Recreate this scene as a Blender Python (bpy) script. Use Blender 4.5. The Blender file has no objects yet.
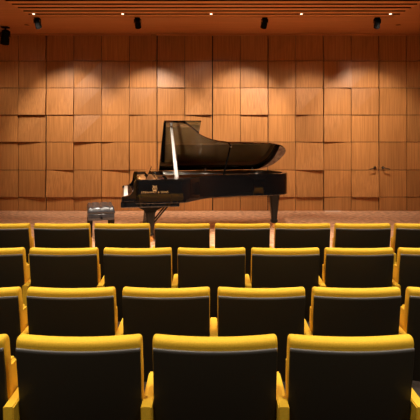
import bpy, bmesh, math, random
from mathutils import Vector, Matrix
random.seed(7)
R = math.radians
sc = bpy.context.scene
col = sc.collection
CAMZ = 1.89

# ---------------------------------------------------------------- materials
def mat(name, rgb, rough=0.5, metal=0.0, coat=0.0, sheen=0.0, spec=0.5):
    m = bpy.data.materials.new(name); m.use_nodes = True
    b = m.node_tree.nodes['Principled BSDF']
    b.inputs['Base Color'].default_value = (*rgb, 1)
    b.inputs['Roughness'].default_value = rough
    b.inputs['Metallic'].default_value = metal
    b.inputs['Coat Weight'].default_value = coat
    b.inputs['Coat Roughness'].default_value = 0.03
    b.inputs['Sheen Weight'].default_value = sheen
    b.inputs['Specular IOR Level'].default_value = spec
    return m

def noisy(m, c1, c2, scale=(1, 1, 1), nscale=5.0, detail=4, bump=0.0, lo=0.35, hi=0.65, extra=None):
    nt = m.node_tree; N = nt.nodes; L = nt.links
    b = N['Principled BSDF']
    tc = N.new('ShaderNodeTexCoord'); mp = N.new('ShaderNodeMapping')
    mp.inputs['Scale'].default_value = scale
    nz = N.new('ShaderNodeTexNoise'); nz.inputs['Scale'].default_value = nscale
    nz.inputs['Detail'].default_value = detail
    rp = N.new('ShaderNodeValToRGB')
    rp.color_ramp.elements[0].position = lo; rp.color_ramp.elements[0].color = (*c1, 1)
    rp.color_ramp.elements[1].position = hi; rp.color_ramp.elements[1].color = (*c2, 1)
    L.new(tc.outputs['Object'], mp.inputs['Vector']); L.new(mp.outputs['Vector'], nz.inputs['Vector'])
    L.new(nz.outputs['Fac'], rp.inputs['Fac'])
    out = rp.outputs['Color']
    if extra:                                   # per-board tone from a vertex attribute
        at = N.new('ShaderNodeAttribute'); at.attribute_name = extra
        mx = N.new('ShaderNodeMix'); mx.data_type = 'RGBA'; mx.blend_type = 'MULTIPLY'
        mx.inputs['Factor'].default_value = 1.0
        L.new(out, mx.inputs['A']); L.new(at.outputs['Color'], mx.inputs['B'])
        out = mx.outputs['Result']
    L.new(out, b.inputs['Base Color'])
    if bump:
        bp = N.new('ShaderNodeBump'); bp.inputs['Strength'].default_value = bump
        bp.inputs['Distance'].default_value = 0.003
        L.new(nz.outputs['Fac'], bp.inputs['Height']); L.new(bp.outputs['Normal'], b.inputs['Normal'])
    return m

M_wall = noisy(mat('wall_veneer', (.4, .15, .05), .42), (.34, .138, .036), (.52, .226, .067),
               scale=(26, 26, .55), nscale=2.2, detail=5, lo=.3, hi=.7, extra='tone')
M_ceil = noisy(mat('ceiling_veneer', (.4, .14, .05), .5), (.45, .170, .052), (.55, .215, .072), scale=(.5, 14, 14), nscale=2.0)
M_slat = noisy(mat('slat_veneer', (.5, .18, .06), .45), (.58, .22, .06), (.70, .28, .085), scale=(.5, 14, 14), nscale=2.0)
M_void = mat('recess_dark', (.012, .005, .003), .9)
M_side = noisy(mat('side_veneer', (.2, .08, .03), .5), (.16, .06, .02), (.24, .09, .03), scale=(20, 20, .5), nscale=2.0)
M_floor = mat('stage_boards', (.35, .17, .1), .42)
noisy(M_floor, (.40, .19, .10), (.84, .50, .29), scale=(5, 9, 1), nscale=2.2, detail=8, lo=.38, hi=.64)
M_aud = noisy(mat('auditorium_carpet', (.03, .02, .015), .95), (.02, .014, .01), (.04, .028, .02), nscale=80)
M_yel = noisy(mat('yellow_fabric', (.8, .4, .02), .75, spec=.25), (.75, .45, .026), (.84, .51, .034), nscale=160, detail=2, bump=.25)
M_shell = mat('black_shell', (.020, .015, .008), .55, spec=.35)
M_strip = mat('lit_edge_grey', (.19, .185, .18), .4)  # grey stands in for light caught on the black shell's top edge
M_lacq = mat('black_lacquer', (.004, .004, .0045), .06, coat=1.0)
M_lacq.node_tree.nodes['Principled BSDF'].inputs['IOR'].default_value = 1.5
M_lacq.node_tree.nodes['Principled BSDF'].inputs['Coat IOR'].default_value = 1.45
M_leg = mat('leg_lacquer', (.004, .004, .004), .35, spec=.25)
M_lid = mat('polished_lid_lacquer', (.006, .005, .005), .05, coat=1.0)
M_lid.node_tree.nodes['Principled BSDF'].inputs['IOR'].default_value = 2.4
M_lid.node_tree.nodes['Principled BSDF'].inputs['Coat IOR'].default_value = 1.9
M_gold = noisy(mat('gold_plate', (.6, .34, .11), .4, .35), (.72, .42, .14), (.82, .50, .19), nscale=6)
M_brass = mat('brass', (.75, .48, .18), .25, 1.0)
M_leaf = mat('gold_leaf', (.42, .25, .10), .45, .1)
M_maple = noisy(mat('rim_maple', (.6, .3, .12), .35), (.55, .26, .09), (.68, .35, .14), scale=(.6, 12, 12), nscale=3)
M_spruce = noisy(mat('soundboard', (.6, .33, .14), .4), (.55, .28, .10), (.66, .38, .16), scale=(.6, 14, 4), nscale=3)
M_felt = mat('red_felt', (.12, .035, .02), .9)
M_steel = mat('strings_steel', (.55, .5, .45), .3, 1.0)
M_prop = mat('satin_prop', (.75, .74, .74), .3, .15)
M_ivory = mat('ivory', (.8, .78, .72), .3)
M_leath = noisy(mat('black_leather', (.03, .03, .035), .28, coat=.3), (.014, .014, .017), (.035, .035, .04), nscale=30, bump=.3)
M_fix = mat('fixture_black', (.006, .006, .006), .7, spec=.05)
M_rubber = mat('rubber', (.01, .01, .01), .8)
M_chrome = mat('handle_dark_metal', (.08, .06, .045), .3, .9)
M_plate = mat('floor_plate', (.75, .62, .52), .4)
M_lens = bpy.data.materials.new('lamp_lens'); M_lens.use_nodes = True
_b = M_lens.node_tree.nodes['Principled BSDF']
_b.inputs['Base Color'].default_value = (1, .8, .6, 1)
_b.inputs['Emission Color'].default_value = (1, .78, .55, 1); _b.inputs['Emission Strength'].default_value = 3

# ---------------------------------------------------------------- helpers
def box(bm, x0, x1, y0, y1, z0, z1, bev=0.0, seg=2):
    t = bmesh.new()
    bmesh.ops.create_cube(t, size=1)
    for v in t.verts:
        v.co = Vector(((x0+x1)/2 + v.co.x*(x1-x0), (y0+y1)/2 + v.co.y*(y1-y0), (z0+z1)/2 + v.co.z*(z1-z0)))
    if bev: bmesh.ops.bevel(t, geom=t.edges[:], offset=bev, segments=seg, affect='EDGES', profile=.5)
    merge(bm, t)

def merge(bm, t, M=None):
    if M is not None: bmesh.ops.transform(t, matrix=M, verts=t.verts)
    vm = {}
    for v in t.verts: vm[v] = bm.verts.new(v.co)
    for f in t.faces:
        try:
            nf = bm.faces.new([vm[v] for v in f.verts]); nf.smooth = f.smooth
        except ValueError: pass
    t.free()

def tube(bm, pts, radii, n=14, smooth=True):
    pts = [Vector(p) for p in pts]
    if not isinstance(radii, (list, tuple)): radii = [radii]*len(pts)
    rings = []
    for i, p in enumerate(pts):
        a = pts[max(i-1, 0)]; b = pts[min(i+1, len(pts)-1)]
        d = (b-a).normalized()
        up = Vector((0, 0, 1)) if abs(d.z) < .9 else Vector((1, 0, 0))
        s = d.cross(up).normalized(); u = s.cross(d).normalized()
        rings.append([bm.verts.new(p + (s*math.cos(2*math.pi*k/n) + u*math.sin(2*math.pi*k/n))*radii[i]) for k in range(n)])
    for a, b in zip(rings, rings[1:]):
        for k in range(n):
            f = bm.faces.new([a[k], a[(k+1) % n], b[(k+1) % n], b[k]]); f.smooth = smooth
    bm.faces.new(rings[0][::-1]); bm.faces.new(rings[-1])

def prism(bm, pts2, fn, d0, d1, bev=0.0, seg=2, smooth=False):
    """extrude polygon pts2 between d0 and d1; fn(a,b,d)->Vector"""
    t = bmesh.new()
    A = [t.verts.new(fn(a, b, d0)) for a, b in pts2]; B = [t.verts.new(fn(a, b, d1)) for a, b in pts2]
    n = len(pts2)
    t.faces.new(A[::-1]); t.faces.new(B)
    for k in range(n):
        f = t.faces.new([A[k], A[(k+1) % n], B[(k+1) % n], B[k]]); f.smooth = smooth
    bmesh.ops.recalc_face_normals(t, faces=t.faces)
    if bev: 
        es = [e for e in t.edges if any(len(f.verts) > 4 for f in e.link_faces)] if n > 6 else t.edges[:]
        bmesh.ops.bevel(t, geom=es, offset=bev, segments=seg, affect='EDGES')
    merge(bm, t)

def obj(name, bm, m, parent=None, smooth=False, ang=None):
    me = bpy.data.meshes.new(name)
    bmesh.ops.recalc_face_normals(bm, faces=bm.faces)
    if smooth:
        for f in bm.faces: f.smooth = True
    bm.to_mesh(me); bm.free()
    if ang:
        me.set_sharp_from_angle(angle=R(ang))
    for mm in (m if isinstance(m, (list, tuple)) else [m]): me.materials.append(mm)
    o = bpy.data.objects.new(name, me); col.objects.link(o)
    if parent: o.parent = parent
    return o

def struct(o): o['kind'] = 'structure'; return o
def tag(o, label, cat, group=None):
    o['label'] = label; o['category'] = cat
    if group: o['group'] = group
    return o
def empty(name, loc, rz=0.0):
    o = bpy.data.objects.new(name, None); col.objects.link(o)
    o.location = loc; o.rotation_euler = (0, 0, rz); o.empty_display_size = .1
    return o
def copy_tree(o, parent=None):
    c = o.copy(); col.objects.link(c); c.parent = parent
    for ch in list(o.children): copy_tree(ch, c)
    return c

# ---------------------------------------------------------------- setting
WY = 11.9                    # back wall plane
PPM = 47.06
def wx(px): return (px-210)/PPM
def wz(py): return CAMZ + (122-py)/PPM
H = wz(34)
SX0, SX1 = -6.2, 6.2
STAGE_Y = 7.2

# back wall with individually tilted panels
colx = [18.5 + 27.72*k for k in range(-4, 20)]
rowy = [34, 61, 88, 115, 142, 170, 197, 211]
T = {}   # (col index from the panel that starts at 19 = 1, row) -> TL TR BL BR in cm
T.update({(1,0):(0,3,0,5),(1,2):(0,0,6,6),(2,2):(0,1,2,5),(4,2):(0,0,3,1),(6,1):(0,0,4,4),(7,2):(1,2,2,6),(9,2):(0,2,3,6),(6,2):(2,0,3,0),
 (11,2):(1,0,5,1),(1,3):(0,0,6,2),(3,3):(0,0,6,2),(0,3):(0,1,3,4),(12,3):(1,0,4,1),(2,3):(0,2,1,4),(4,3):(2,0,4,0),
 (4,4):(0,3,2,6),(11,4):(0,2,2,7),(2,4):(0,3,0,4),(1,5):(0,5,1,6),(2,5):(0,0,5,3),(3,5):(1,0,5,2),(10,5):(0,0,5,2),(13,5):(0,0,3,5),
 (3,1):(4,0,0,0),(6,0):(0,0,1,1),(8,1):(4,2,0,0),(9,1):(2,3,0,1),(11,1):(3,3,0,1),(12,1):(0,3,0,5),(5,0):(0,3,0,4),(7,0):(0,2,0,3),(9,0):(0,2,0,3),
 (8,2):(0,2,1,1),(0,2):(0,0,3,3),(10,2):(0,1,1,1),(5,2):(1,0,3,0),(12,4):(0,1,0,2),(11,3):(0,3,1,4),(9,3):(0,1,2,2),(11,5):(1,1,4,4),(4,5):(1,2,2,3),(0,5):(0,0,3,3),(5,5):(0,0,3,1)})
def board_mesh(name, cells, y0, parent=None):
    bm = bmesh.new(); tones = []
    for (xa, xb, za, zb, t, tone) in cells:
        g = .006
        wide = [wx(18.5 + 27.72*q) for q in (1, 5, 7, 9, 11, 13)]
        if min(abs(xa-q) for q in wide) < .01: xa += .005
        if min(abs(xb-q) for q in wide) < .01: xb -= .005
        xa += g; xb -= g; za += g; zb -= g
        tl, tr, bl, br = [v*.0125 for v in t]
        back = y0 + .05
        v = [bm.verts.new(p) for p in ((xa, y0-bl, za), (xb, y0-br, za), (xb, y0-tr, zb), (xa, y0-tl, zb),
                                       (xa, back, za), (xb, back, za), (xb, back, zb), (xa, back, zb))]
        for q in ((0,1,2,3),(0,3,7,4),(1,5,6,2),(3,2,6,7),(0,4,5,1)):
            bm.faces.new([v[i] for i in q]); tones.append(tone)
    me = bpy.data.meshes.new(name); bm.to_mesh(me); bm.free()
    ca = me.color_attributes.new('tone', 'FLOAT_COLOR', 'CORNER')
    for p, tn in zip(me.polygons, tones):
        for li in p.loop_indices: ca.data[li].color = (tn, tn*.98, tn*.95, 1)
    me.materials.append(M_wall)
    o = bpy.data.objects.new(name, me); col.objects.link(o)
    if parent: o.parent = parent
    return o
cells = []; dl = []; dr = []
for ci in range(len(colx)-1):
    c = ci - 3
    xa, xb = wx(colx[ci]), wx(colx[ci+1])
    for r in range(7):
        t = T.get((c, r))
        if t is None: t = [random.choice((0, 0, 0, .6, 1.2, 1.8)) for _ in range(4)]
        if r == 6: t = (0, 0, 0, 0)
        tone = random.uniform(.86, 1.08)
        cell = (xa, xb, wz(rowy[r+1]), wz(rowy[r]), t, tone)
        if r >= 2 and c in (12, 13): dl.append(cell)
        elif r >= 2 and c in (14, 15): dr.append(cell)
        else: cells.append(cell)
wall = struct(board_mesh('wall_back', cells, WY))
bm = bmesh.new(); box(bm, SX0, SX1, WY+.05, WY+.15, 0, H+.4)
struct(obj('wall_back_core', bm, M_void)).name = 'wall_behind'

def door(name, cells, hx, s):
    e = empty(name, (0, 0, 0)); struct(e)
    d = board_mesh('door_leaf', cells, WY-.004, e)
    bm = bmesh.new()
    zc = wz(167.5)
    tube(bm, [(hx, WY-.03, zc), (hx, WY-.034, zc)], .030, 18)
    tube(bm, [(hx, WY-.03, zc), (hx, WY-.085, zc), (hx+s*.02, WY-.095, zc-.004), (hx+s*.13, WY-.09, zc-.03)], [.011, .011, .011, .010], 10)
    obj('door_handle', bm, M_chrome, e, ang=40)
    return e
door('door_1', dl, wx(374.5), -1)
door('door_2', dr, wx(382.5), 1)

# stage floor, auditorium floor (with the low platform steps under the rows)
bm = bmesh.new(); box(bm, SX0, SX1, STAGE_Y, WY+.05, -.12, 0); struct(obj('floor', bm, M_floor)).name = 'floor'
bm = bmesh.new()
FD, FC, FB, FA = -.121, -.132, -.154, -.055
box(bm, SX0, SX1, 5.02, STAGE_Y, -.4, FD)
box(bm, SX0, SX1, 3.98, 5.02, -.4, FC)
box(bm, SX0, SX1, 2.95, 3.98, -.4, FB)
box(bm, SX0, SX1, -3.0, 2.95, -.4, FA)
struct(obj('floor_auditorium', bm, M_aud))
for nm, x0, x1 in (('wall_left', SX0-.1, SX0), ('wall_right', SX1, SX1+.1)):
    bm = bmesh.new(); box(bm, x0, x1, -3, WY+.15, -.4, 5); struct(obj(nm, bm, M_side))
bm = bmesh.new(); box(bm, SX0, SX1, -3.1, -3, -.4, 5); struct(obj('wall_rear', bm, M_side))

# ceiling with slatted opening
OX0, OX1, OY0, OY1 = -3.155, 3.30, 5.7, 9.98
bm = bmesh.new()
box(bm, SX0, SX1, OY1, WY+.05, H, H+.06)
box(bm, SX0, OX0, OY0, OY1, H, H+.06)
box(bm, OX1, SX1, OY0, OY1, H, H+.06)
box(bm, SX0, SX1, -3, OY0, H, H+.06)
struct(obj('ceiling', bm, M_ceil))
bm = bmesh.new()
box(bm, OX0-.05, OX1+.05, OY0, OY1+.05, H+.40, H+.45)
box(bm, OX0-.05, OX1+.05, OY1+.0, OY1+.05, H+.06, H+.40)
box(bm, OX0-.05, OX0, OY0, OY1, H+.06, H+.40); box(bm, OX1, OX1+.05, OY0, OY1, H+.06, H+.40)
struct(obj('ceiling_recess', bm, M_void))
k = 0; y = OY1 - .075
while y > OY0 + .2:
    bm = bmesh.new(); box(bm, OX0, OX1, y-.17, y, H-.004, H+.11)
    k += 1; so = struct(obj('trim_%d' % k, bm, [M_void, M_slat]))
    for p in so.data.polygons: p.material_index = 1 if p.normal.z < -.5 else 0  # side faces coloured near black to give the shade in the gaps
    y -= .272
bm = bmesh.new(); box(bm, SX0, SX1, WY-.03, WY+.02, H-.035, H+.0)
struct(obj('trim_%d' % (k+1), bm, M_ceil))

bm = bmesh.new(); box(bm, wx(324.5), wx(340), WY-.09, WY-.02, 0, .006, .002)
tag(obj('floor_plate', bm, M_plate), 'pale metal floor strip lying against the panelled back wall', 'floor plate')

# ---------------------------------------------------------------- seats
LEAN = math.tan(R(11)); HT = 1.0; BW = .2755
def rrect(y0, y1, z0, z1, r, n=5):
    pts = []
    for cx, cz, a0 in ((y1-r, z1-r, 0), (y0+r, z1-r, 90), (y0+r, z0+r, 180), (y1-r, z0+r, 270)):
        for i in range(n+1):
            a = R(a0 + 90*i/n); pts.append((cx + r*math.cos(a), cz + r*math.sin(a)))
    return pts
def bow(x): return -.038*(1-(x/BW)**2)
def sweep(prof, half, endr, lean=True, n=18, curved=True, zscale=None):
    """sweep a (y,z) profile along x; rounded ends"""
    bm = bmesh.new(); cy = sum(p[0] for p in prof)/len(prof); cz = sum(p[1] for p in prof)/len(prof)
    hy = max(p[0] for p in prof)-cy; hz = max(p[1] for p in prof)-cz
    st = []
    for i in range(4): a = R(90*i/4); st.append((-half+endr*(1-math.sin(a)), endr*(1-math.cos(a))))
    st = [(-half + endr*(1-math.sin(R(22.5*i))), endr*(1-math.cos(R(22.5*i)))) for i in range(4, -1, -1)]
    st = [(x, ins) for x, ins in st]
    # st runs from the outer end (x=-half, inset=endr) to (x=-half+endr, inset 0)
    mid = [(-half+endr + (2*half-2*endr)*i/n, 0) for i in range(1, n)]
    allst = st + mid + [(-x, ins) for x, ins in reversed(st)]
    rings = []
    for x, ins in allst:
        ring = []
        for py, pz in prof:
            yy = cy + (py-cy)*max(0, hy-ins)/hy; zz = cz + (pz-cz)*max(0, hz-ins)/hz
            if zscale: zz = prof_zmax(prof) - (prof_zmax(prof)-zz)*zscale(x)
            o = bow(x) if curved else 0
            ring.append(bm.verts.new((x, yy + o + ((HT-zz)*LEAN if lean else 0), zz)))
        rings.append(ring)
    m = len(prof)
    for a, b in zip(rings, rings[1:]):
        for k in range(m): bm.faces.new([a[k], a[(k+1) % m], b[(k+1) % m], b[k]])
    bm.faces.new(rings[0]); bm.faces.new(rings[-1][::-1])
    return bm
def prof_zmax(p): return max(q[1] for q in p)

def make_chair():
    e = empty('auditorium_chair', (0, 0, 0))
    obj('cushion', sweep(rrect(.0, .082, .43, HT, .030), BW, .016), M_yel, e, smooth=True)
    obj('back_shell', sweep(rrect(-.010, .016, .38, .946, .006, 3), BW-.003, .004), M_shell, e, smooth=True, ang=50)
    obj('lit_edge_strip', sweep(rrect(-.009, .010, .941, .956, .004, 3), BW-.004, .003,
                            zscale=lambda x: 1.0), M_strip, e, smooth=True)  # highlight along the shell top, built as a grey strip
    # tipped-up seat
    bm = bmesh.new()
    pr = [(.12, .84), (.225, .835), (.24, .72), (.235, .50), (.21, .43), (.13, .42)]
    prism(bm, pr, lambda a, b, d: Vector((d, a, b)), -.262, .262, .014, 3)
    obj('seat', bm, M_yel, e, smooth=True, ang=60)
    bm = bmesh.new(); box(bm, -.272, .272, .14, .22, .36, .42, .006)
    obj('beam', bm, M_fix, e)
    return e
def arm_mesh():
    bm = bmesh.new()
    pr = [(-.012, .706), (.335, .706), (.335, .60), (.29, .30), (.28, .16), (.08, .16), (.06, .30), (-.004, .50)]
    prism(bm, pr, lambda a, b, d: Vector((d, a, b)), -.0235, .0235, .005, 2)
    return bm
proto = make_chair()
arm = obj('armrest', arm_mesh(), M_yel, proto); arm.location.x = .30
bm = bmesh.new(); box(bm, -.02, .02, .12, .24, .03, .165, .003); box(bm, -.0235, .0235, .06, .32, 0, .03, .006)
foot = obj('foot', bm, M_fix, arm)

PITCH = .60
rows = [('nearest row', 2.445, FA, 229.0, [-59.5, 78, 215.3, 352.7]),
        ('second row from the camera', 3.50, FB, 160.0, [-26, 70, 166, 262, 358, 454]),
        ('third row from the camera', 4.516, FC, 124.0, [-11.5, 63, 137.3, 211.6, 286, 360.4, 434.8]),
        ('row nearest the stage', 5.555, FD, 100.8, [1.2, 61.7, 122, 182.3, 242.6, 302.9, 363.3, 423.7])]
ordn = ['leftmost', 'second from left', 'third from left', 'fourth from left', 'fifth from left', 'sixth from left', 'seventh from left', 'eighth from left']
first = True; ends = []
for rname, Y, fz, ppm, xs in rows:
    n = len(xs)
    mean = sum(xs)/n
    for i, px in enumerate(xs):
        x = -.001 + (mean-210)/ppm + (i-(n-1)/2)*PITCH
        if first: c = proto; first = False
        else: c = copy_tree(proto)
        c.location = (x, Y, fz + 0.0)
        if i == 0:
            pos = 'leftmost, cut off by the frame edge'
        elif i == n-1 and rname != 'nearest row': pos = 'rightmost, cut off by the frame edge'
        elif i == n-1: pos = 'rightmost'
        else: pos = ordn[i]
        tag(c, 'yellow black-backed chair, %s, %s' % (rname, pos), 'chair', 'auditorium chairs in staggered rows')
        if i == 0: ends.append(c)

for c in ends:                                  # end-of-row chairs carry the outer armrest too
    a = next(ch for ch in c.children if ch.name.startswith('armrest'))
    a2 = copy_tree(a, c); a2.location.x = -.30

# ---------------------------------------------------------------- grand piano
PX, PY = -1.36, 8.60      # front (keyboard) treble corner on the stage floor
piano = empty('grand_piano', (PX, PY, 0), R(8.5)); piano.scale = (1.07, 1, 1)
tag(piano, 'black lacquered concert grand piano with its lid propped open on the stage', 'piano')
W = 1.57
def curve(pts, n=6):
    """Catmull-Rom through pts"""
    out = []
    P = [pts[0]] + list(pts) + [pts[-1]]
    for i in range(1, len(P)-2):
        p0, p1, p2, p3 = P[i-1], P[i], P[i+1], P[i+2]
        for k in range(n):
            t = k/n
            out.append(tuple(.5*((2*p1[j]) + (-p0[j]+p2[j])*t + (2*p0[j]-5*p1[j]+4*p2[j]-p3[j])*t*t + (-p0[j]+3*p1[j]-3*p2[j]+p3[j])*t**3) for j in (0, 1)))
    out.append(pts[-1])
    return out
bent = curve([(.60, 0), (.82, .0), (.95, .04), (1.08, .2), (1.22, .38), (1.42, .53), (1.7, .62), (2.05, .66), (2.32, .66), (2.54, .71), (2.67, .82), (2.715, .98), (2.68, 1.17), (2.59, 1.37), (2.46, 1.50), (2.30, W), (2.1, W)], 5)
def rim_path(u0): return [(u0, 0)] + bent + [(u0, W)]
def offset(path, d):
    out = []
    for i, p in enumerate(path):
        a = Vector(path[max(0, i-1)]); b = Vector(path[min(len(path)-1, i+1)])
        t = (b-a).normalized(); out.append((p[0]-t.y*d, p[1]+t.x*d))
    return out
XYZ = lambda a, b, d: Vector((a, b, d))
# rim: closed wall along the outline
outer = rim_path(.20); inner = offset(outer, .075)
bm = bmesh.new()
def wallring(bm, outer, inner, z0, z1, bev=.006):
    t = bmesh.new(); R4 = []
    for (o, i_) in zip(outer, inner):
        ox, oy = o; ix, iy = i_
        d = Vector((ix-ox, iy-oy)).normalized()*bev
        R4.append([t.verts.new(v) for v in ((ox, oy, z0+bev), (ox, oy, z1-bev), (ox+d.x*.3, oy+d.y*.3, z1-bev*.3), (ox+d.x, oy+d.y, z1), (ix-d.x, iy-d.y, z1), (ix, iy, z1-bev), (ix, iy, z0), (ox+d.x, oy+d.y, z0))])
    for a, b in zip(R4, R4[1:]):
        for k in range(8): f = t.faces.new([a[k], b[k], b[(k+1) % 8], a[(k+1) % 8]]); f.smooth = True
    t.faces.new(R4[0]); t.faces.new(R4[-1][::-1])
    bmesh.ops.recalc_face_normals(t, faces=t.faces)
    merge(bm, t)
ZR0, ZR1 = .625, .995
wallring(bm, outer, inner, ZR0, ZR1)
obj('rim', bm, M_lacq, piano, ang=35)
# inner rim veneer lining
bm = bmesh.new()
wallring(bm, offset(outer, .076), offset(outer, .084), .80, .928, .001)
obj('inner_rim', bm, M_maple, piano, ang=35)
# arms (cheeks) either side of the keys: scooped profile, rounded nose
def arm_piece(v0, v1):
    bm = bmesh.new()
    prof = [(.0, .66), (.0, .725), (.012, .742), (.05, .745), (.10, .757), (.14, .785), (.165, .83), (.178, .90), (.182, .955), (.20, .995), (.26, .995), (.26, .66)]
    prism(bm, prof, lambda a, b, d: Vector((a, d, b)), v0, v1, .010, 3)
    return bm
for v0, v1 in ((0, .085), (W-.085, W)):
    obj('key_arm', arm_piece(v0, v1), M_lacq, piano, smooth=True, ang=40)
bm = bmesh.new()
box(bm, -.01, .84, .012, W-.012, .565, .665, .012)
obj('keybed', bm, M_lacq, piano)
bm = bmesh.new(); box(bm, .005, .03, .085, W-.085, .66, .72, .006); obj('key_slip', bm, M_lacq, piano)
# underside beams and soundboard, plate
insidepoly = [p for p in offset(rim_path(.60), .08)]
bm = bmesh.new(); prism(bm, insidepoly, XYZ, .70, .715); obj('soundboard', bm, M_spruce, piano)
bm = bmesh.new()
prism(bm, offset(rim_path(.52), .11), XYZ, .835, .85)
for v, ue in ((.30, .98), (.75, 1.9), (1.1, 2.35)): box(bm, .55, ue, v-.014, v+.014, .85, .885, .004)
box(bm, .42, .60, .12, W-.12, .84, .872, .006)
obj('iron_plate', bm, M_gold, piano)
bm = bmesh.new()
for i in range(70):
    v = .18 + 1.2*i/69
    uend = max([a for a, b in bent if a > .7 and b < 1.1 and b + .12 < v] + [.9]) - .06
    tube(bm, [(.56, v, .885), (uend, v+.02, .885)], .0022, 4)
s = obj('strings', bm, M_steel, piano)
s['kind'] = 'stuff'
bm = bmesh.new(); box(bm, .60, .66, .18, W-.16, .892, .905, .003)
obj('dampers_felt', bm, M_felt, piano)
bm = bmesh.new(); box(bm, .66, .72, .16, W-.14, .89, .925, .006); obj('damper_rail', bm, M_lacq, piano)
# keyboard
bm = bmesh.new()
kw = (W-.17)/52
for i in range(52): box(bm, .035, .19, .0855+kw*i, .085+kw*(i+1)-.001, .70, .745, .0012, 1)
obj('white_keys', bm, M_ivory, piano)['kind'] = 'stuff'
bm = bmesh.new()
for i in range(51):
    if i % 7 in (2, 6): continue
    v = .085+kw*(i+1); box(bm, .09, .19, v-.006, v+.006, .745, .757, .002, 1)
obj('black_keys', bm, M_lacq, piano)['kind'] = 'stuff'
bm = bmesh.new()
fp = curve([(.188, .735), (.192, .80), (.21, .87), (.25, .925)], 5)
prism(bm, fp + [(a+.02, b) for a, b in reversed(fp)], lambda a, b, d: Vector((a, d, b)), .087, W-.087)
obj('fallboard', bm, M_lacq, piano, smooth=True, ang=40)
# music desk with side shelves and strut
bm = bmesh.new()
box(bm, .25, .55, .10, W-.10, .93, .945, .003)
obj('music_shelf', bm, M_maple, piano)
bm = bmesh.new()
t = bmesh.new(); box(t, -.006, .006, -.36, .36, 0, .235, .004)
merge(bm, t, Matrix.Translation((.36, .78, .95)) @ Matrix.Rotation(R(22), 4, 'Y'))
for v in (.5, 1.06): tube(bm, [(.53, v, .948), (.42, v, 1.08)], .006, 8)
obj('music_desk', bm, M_lacq, piano)
for v in (.35, .80):
    bm = bmesh.new(); tube(bm, [(.24, v, .93), (.24, v, .965), (.29, v, .985)], [.018, .02, .012], 10)
    obj('desk_hinge', bm, M_brass, piano)
# lid: local frame w = distance from hinge (towards the audience), raised by TH
TH = R(34.0); HZ = .999; HV = W-.01
def lidp(u, v, d):      # v = plan depth; d = thickness above underside
    w = HV - v
    return Vector((u, HV - w*math.cos(TH) + d*math.sin(TH), HZ + w*math.sin(TH) + d*math.cos(TH)))
lid_out = [(.62, -.02)] + [(a, b-.015) for a, b in bent if a > .63 and b < 1.2] + [(a, min(b, HV)) for a, b in bent if b >= 1.2] + [(.62, HV)]
bm = bmesh.new(); prism(bm, lid_out, lidp, 0, .022, .004, 2)
lid = obj('lid', bm, M_lid, piano, ang=30)
bm = bmesh.new()
prism(bm, [(.63, -.01), (1.19, -.01), (1.19, HV-.02), (.63, HV-.02)], lidp, .027, .047, .004, 2)
obj('front_flap', bm, M_lid, lid)
for u in (.7, 1.35, 2.0):
    bm = bmesh.new(); box(bm, u-.09, u+.09, HV-.012, HV+.018, .985, .9985, .003)
    obj('hinge', bm, M_brass, lid)
# props
bm = bmesh.new()
tp = lidp(.745, .13, 0)
tube(bm, [(.80, .055, .985), (.798, .07, 1.03), tp], [.022, .030, .019], 12)
obj('lid_prop', bm, M_prop, piano)
bm = bmesh.new()
tp2 = lidp(1.74, .70, 0)
tube(bm, [(1.60, .72, .97), tp2], .014, 8)
pr2 = obj('short_prop', bm, M_fix, piano)
bm = bmesh.new(); bmesh.ops.create_uvsphere(bm, u_segments=12, v_segments=8, radius=.02, matrix=Matrix.Translation(tp2 + Vector((0, 0, -.02))))
obj('prop_knob', bm, M_ivory, pr2, smooth=True)
for u, v in ((1.66, .66), (2.02, .70), (1.42, 1.53), (2.25, 1.53)):
    bm = bmesh.new(); tube(bm, [(u, v, .99), (u, v, 1.004), (u, v, 1.012)], [.014, .014, .009], 10)
    obj('lid_buffer', bm, M_brass if v < 1 else M_ivory, piano, smooth=True, ang=40)
# legs
def leg(u, v, brass=True):
    bm = bmesh.new()
    prism(bm, [(-.19, .57), (.19, .57), (.17, .545), (.10, .51), (.075, .47), (-.075, .47), (-.10, .51), (-.17, .545)], lambda a, b, d: Vector((u+a, v+d, b)), -.07, .07, .006, 2)
    prof = [(.072, .47), (.066, .40), (.052, .25), (.043, .14), (.05, .135), (.052, .115), (.04, .10)]
    t = bmesh.new(); prev = None
    for r_, z in prof:
        ring = [t.verts.new((u + sx*r_, v + sy*r_, z)) for sx, sy in ((-1,-.6),(-.6,-1),(.6,-1),(1,-.6),(1,.6),(.6,1),(-.6,1),(-1,.6))]
        if prev:
            for k in range(8): t.faces.new([prev[k], prev[(k+1) % 8], ring[(k+1) % 8], ring[k]])
        else: t.faces.new(ring)
        prev = ring
    t.faces.new(prev)
    merge(bm, t)
    lg = obj('leg', bm, M_leg, piano)
    bm = bmesh.new()
    tube(bm, [(u, v, .105), (u, v, .07)], [.03, .024], 12)
    box(bm, u-.03, u+.03, v-.03, v-.022, .03, .085, .003); box(bm, u-.03, u+.03, v+.022, v+.03, .03, .085, .003)
    tube(bm, [(u, v-.02, .042), (u, v+.02, .042)], .042, 20)
    obj('caster', bm, M_brass, lg)
leg(.42, .17); leg(.42, W-.17)
bm = bmesh.new()
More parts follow.
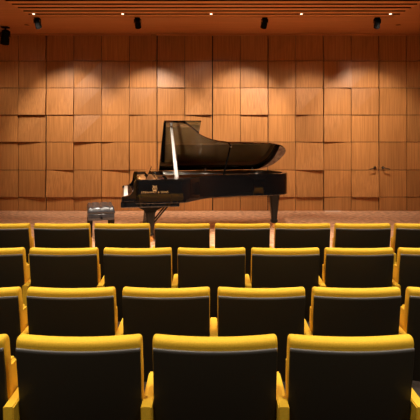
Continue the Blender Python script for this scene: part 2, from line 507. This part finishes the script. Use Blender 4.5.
def tail_leg(u, v):
    bm = bmesh.new()
    box(bm, u-.10, u+.10, v-.09, v+.09, .60, .64, .01)
    t = bmesh.new(); prev = None
    for r_, z in [(.085, .61), (.075, .52), (.058, .32), (.045, .16), (.055, .155), (.057, .125), (.045, .10)]:
        ring = [t.verts.new((u + sx*r_, v + sy*r_, z)) for sx, sy in ((-1,-.6),(-.6,-1),(.6,-1),(1,-.6),(1,.6),(.6,1),(-.6,1),(-1,.6))]
        if prev:
            for k in range(8): t.faces.new([prev[k], prev[(k+1) % 8], ring[(k+1) % 8], ring[k]])
        else: t.faces.new(ring)
        prev = ring
    t.faces.new(prev); merge(bm, t)
    lg = obj('leg', bm, M_leg, piano)
    bm = bmesh.new()
    tube(bm, [(u, v, .105), (u, v, .07)], [.03, .024], 12)
    tube(bm, [(u, v-.02, .042), (u, v+.02, .042)], .042, 20)
    obj('caster', bm, M_brass, lg)
tail_leg(2.50, .98)
# pedal lyre
bm = bmesh.new()
cv = W/2
box(bm, .33, .43, cv-.16, cv+.16, .50, .57, .008)
for s in (-1, 1): tube(bm, [(.38, cv+s*.10, .52), (.37, cv+s*.12, .40), (.36, cv+s*.085, .26), (.35, cv+s*.10, .17)], [.028, .024, .022, .026], 12)
box(bm, .27, .45, cv-.17, cv+.17, .09, .18, .01)
ly = obj('pedal_lyre', bm, M_lacq, piano)
for s in (-1, 0, 1):
    bm = bmesh.new(); box(bm, .13, .28, cv+s*.075-.017, cv+s*.075+.017, .095, .108, .005)
    obj('pedal', bm, M_brass, ly)
for s in (-1, 1):
    bm = bmesh.new(); tube(bm, [(.44, cv+s*.11, .14), (.78, cv+s*.13, .57)], .014, 10)
    obj('brace_rod', bm, M_lacq, ly)
# under-rim beams
bm = bmesh.new()
for a, b in (((.85, .3), (2.3, 1.05)), ((.85, .78), (2.35, 1.2)), ((.85, 1.3), (2.2, 1.35))):
    tube(bm, [(a[0], a[1], .665), (b[0], b[1], .665)], .035, 4, False)
obj('under_beam', bm, M_maple, piano)
# lettering and emblem
cu = bpy.data.curves.new('tmp', 'FONT'); cu.body = 'STEINWAY & SONS'; cu.size = .062; cu.align_x = 'CENTER'; cu.extrude = .001; cu.space_character = 1.12
to = bpy.data.objects.new('tmp', cu); col.objects.link(to)
bpy.context.view_layer.update()
me = bpy.data.meshes.new_from_object(to.evaluated_get(bpy.context.evaluated_depsgraph_get()))
bpy.data.objects.remove(to)
me.materials.append(M_leaf)
me.name = 'lettering'
xs_ = [v.co.x for v in me.vertices]; wt = max(xs_)-min(xs_)
lo = bpy.data.objects.new('lettering', me); col.objects.link(lo); lo.parent = piano
lo.location = (.478, -.0015, .788); lo.rotation_euler = (R(90), 0, 0); lo.scale = (.39/wt,)*3
bm = bmesh.new()
pts = []
ec = Vector((.478, -.002, .868)); r_ = .03
for s in (-1, 1):
    tube(bm, [ec+Vector((s*.030, 0, .042)), ec+Vector((s*.022, 0, .028)), ec+Vector((s*.024, 0, .005)), ec+Vector((s*.032, 0, -.012)), ec+Vector((s*.022, 0, -.032)), ec+Vector((0, 0, -.038))], .005, 6)
for dx in (-.009, 0, .009): tube(bm, [ec+Vector((dx, 0, .028)), ec+Vector((dx, 0, -.035))], .0022, 5)
tube(bm, [ec+Vector((-.026, 0, .03)), ec+Vector((.026, 0, .03))], .0035, 6)
tube(bm, [ec+Vector((-.03, 0, -.046)), ec+Vector((.03, 0, -.046))], .005, 6)
obj('lyre_emblem', bm, M_leaf, piano)

# ---------------------------------------------------------------- piano bench
bench = empty('piano_bench', (-1.79, 9.15, .0), R(14))
tag(bench, 'black buttoned leather piano bench standing left of the grand piano', 'bench')
bl, bw = .21, .31      # half sizes: x short side, y long side
bm = bmesh.new()
n = 36
g = {}
for i in range(n+1):
    for j in range(n+1):
        x = -bl + 2*bl*i/n; y = -bw + 2*bw*j/n
        ex = min(1, (1-abs(x)/bl)*7); ey = min(1, (1-abs(y)/bw)*9)
        puff = (max(0, ex)*max(0, ey))**.35
        tu = abs(math.sin(math.pi*(x/bl*1.0+0.0)*1.5))**.5 * abs(math.sin(math.pi*(y/bw)*2.0))**.5
        g[i, j] = bm.verts.new((x, y, .475 + .055*puff + .022*tu*puff))
for i in range(n):
    for j in range(n): bm.faces.new([g[i, j], g[i+1, j], g[i+1, j+1], g[i, j+1]])
bd = [g[i, 0] for i in range(n+1)] + [g[n, j] for j in range(1, n+1)] + [g[i, n] for i in range(n-1, -1, -1)] + [g[0, j] for j in range(n-1, 0, -1)]
lowv = [bm.verts.new((v.co.x*1.02, v.co.y*1.02, .46)) for v in bd]
low2 = [bm.verts.new((v.co.x*.98, v.co.y*.98, .435)) for v in bd]
m_ = len(bd)
for a, b in ((bd, lowv), (lowv, low2)):
    for k in range(m_): bm.faces.new([a[k], a[(k+1) % m_], b[(k+1) % m_], b[k]])
bm.faces.new(low2)
obj('cushion', bm, M_leath, bench, smooth=True, ang=70)
bm = bmesh.new(); box(bm, -bl+.005, bl-.005, -bw+.005, bw-.005, .33, .435, .012, 3)
ap = obj('apron', bm, M_leath, bench, ang=40)
for s in (-1, 1):
    bm = bmesh.new()
    tube(bm, [(0, s*(bw-.008), .378), (0, s*(bw+.03), .378), (0, s*(bw+.045), .378)], [.010, .02, .018], 16)
    obj('adjusting_knob', bm, M_lacq, ap, smooth=True, ang=40)
for sx in (-1, 1):
    for sy in (-1, 1):
        bm = bmesh.new(); x, y = sx*(bl-.04), sy*(bw-.04)
        tube(bm, [(x, y, .34), (x, y, .2), (x, y, .02), (x, y, 0)], [.038, .032, .026, .022], 4, False)
        obj('leg', bm, M_leg, bench)

# ---------------------------------------------------------------- lamps
def spot(loc, target, power, size, blend=.6, rad=.04, color=(1, .86, .70), parent=None):
    l = bpy.data.lights.new('spot_lamp', 'SPOT'); l.energy = power; l.spot_size = R(size); l.spot_blend = blend
    l.shadow_soft_size = rad; l.color = color
    o = bpy.data.objects.new('spot_lamp', l); col.objects.link(o)
    d = (Vector(target)-Vector(loc)).normalized()
    o.location = loc; o.rotation_euler = d.to_track_quat('-Z', 'Y').to_euler()
    return o
def fixture(x, y, drop, target, label, group, size=.88, power=300, cone=60, blend=.6):
    e = empty('stage_spotlight', (x, y, H))
    tag(e, label, 'spotlight', group)
    s = size
    bm = bmesh.new(); box(bm, -.05*s, .05*s, -.05*s, .05*s, -.025, 0, .004)
    tube(bm, [(0, 0, -.02), (0, 0, -drop)], .012*s, 10)
    obj('mount', bm, M_fix, e)
    piv = Vector((0, 0, -drop-.06*s))
    bm = bmesh.new()
    for q in (-1, 1): box(bm, q*.068*s-.004, q*.068*s+.004, -.016, .016, -drop-.08*s, -drop+.002, .002)
    box(bm, -.072*s, .072*s, -.016, .016, -drop-.006, -drop+.004, .002)
    obj('yoke', bm, M_fix, e)
    d = (Vector(target)-(Vector((x, y, H))+piv)).normalized()
    bm = bmesh.new()
    tube(bm, [piv-d*.09*s, piv-d*.085*s, piv-d*.05*s, piv+d*.02*s, piv+d*.03*s, piv+d*.12*s], [.03*s, .045*s, .056*s, .056*s, .062*s, .064*s], 20)
    for q in range(4): tube(bm, [piv-d*(.075-.012*q)*s, piv-d*(.070-.012*q)*s], .060*s, 20)
    hs = obj('housing', bm, M_fix, e, ang=35)
    bm = bmesh.new(); tube(bm, [piv+d*.121*s, piv+d*.124*s], .05*s, 20)
    obj('lens', bm, M_lens, hs)
    spot(Vector((x, y, H))+piv+d*.13*s, target, power, cone, blend, .05)
G = 'black spotlights hanging under the ceiling'
ZT = 1.62
fixture(-3.10, 10.05, .03, (-2.95, WY, ZT), 'black spotlight under the ceiling above the left wall panels, second from left', G, power=205, cone=65, blend=.6)
fixture(-1.30, 10.05, .03, (-1.20, WY, ZT), 'black spotlight under the ceiling above the keyboard end of the piano', G, power=215, cone=65, blend=.6)
fixture(.98, 10.05, .03, (.60, WY, ZT), 'black spotlight under the ceiling above the tail of the piano', G, power=245, cone=65, blend=.6)
fixture(3.00, 10.05, .03, (3.35, WY, ZT), 'black spotlight under the ceiling above the double doors, rightmost of its kind', G, power=160, cone=65, blend=.6)
fixture(-4.02, 11.0, .10, (-4.6, WY, 1.2), 'large black spotlight hanging low in the upper left corner', G, size=1.35, power=12, cone=60)
# recessed downlights between the slats
names = ['bright small downlight at the left end of the ceiling slats', 'small downlight in the ceiling slats left of the piano lid',
         'small downlight in the middle of the ceiling slats, above the piano', 'small downlight in the ceiling slats right of the piano tail',
         'small downlight at the right end of the ceiling slats']
def downlight(x, y, label, group, r=.026, z=H):
    e = empty('downlight', (x, y, z)); tag(e, label, 'ceiling light', group)
    bm = bmesh.new(); tube(bm, [(0, 0, .10), (0, 0, .0)], r*1.25, 20); obj('housing', bm, M_fix, e)
    bm = bmesh.new(); tube(bm, [(0, 0, -.001), (0, 0, -.006)], r*.8, 20); obj('lens', bm, M_lens, e)
dx = [-3.05, -1.51, .02, 1.58, 3.12]
dy = OY1-.075-.17-.051
for x, nm in zip(dx, names): downlight(x, dy, nm, 'small downlights between the ceiling slats')
spot((dx[3], dy, H-.01), (2.2, WY, ZT+.05), 200, 48, .6)
for x in (dx[0], dx[2], dx[4]): spot((x, dy, H-.01), (x, dy-.1, 0), 65, 160, .3)
for x, nm in ((-3.51, 'left end'), (3.61, 'right end')):
    e = empty('ceiling_vent', (x, 10.74, H)); tag(e, 'small dark oval ceiling fitting beyond the %s of the slats' % nm, 'ceiling fitting', 'small dark ceiling fittings')
    bm = bmesh.new(); tube(bm, [(0, 0, .004), (0, 0, -.008)], .06, 20); obj('ring', bm, M_ceil, e)
    bm = bmesh.new(); tube(bm, [(0, 0, -.002), (0, 0, -.010)], .048, 20); obj('dark_core', bm, M_void, e)
# stage floods farther forward among the slats, aimed at the piano
for x, y, tx, p in ((-3.0, 7.0, -2.4, 400), (-1.0, 7.0, -.7, 620), (1.1, 7.0, .9, 620), (3.1, 7.0, 2.8, 400)):
    spot((x, y, H-.02), (tx, 8.5, 0), p, 60, .8, .06)
# unseen overhead downlights, added to light the seats
for y in (1.4, 3.4, 5.2):
    for x in (-2.6, -.9, .9, 2.6):
        downlight(x, y, 'unseen downlight added to light the seats', 'unseen downlights added over the seats', .06, H-.0)
        spot((x, y, H-.02), (x, y+.15, 0), 110, 100, .7, .08, (1, .88, .72))

# ---------------------------------------------------------------- world, camera
w = bpy.data.worlds.new('World'); sc.world = w; w.use_nodes = True
w.node_tree.nodes['Background'].inputs['Color'].default_value = (.02, .015, .01, 1)
cam = bpy.data.cameras.new('Camera'); co = bpy.data.objects.new('Camera', cam); col.objects.link(co)
cam.sensor_width = 36; cam.lens = 48; cam.shift_y = -88/420
co.location = (0, 0, CAMZ); co.rotation_euler = (R(90), 0, 0)
sc.camera = co
sc.view_settings.view_transform = 'Standard'; sc.view_settings.look = 'None'
sc.view_settings.gamma = 1; sc.view_settings.exposure = 0.9; sc.view_settings.use_curve_mapping = False
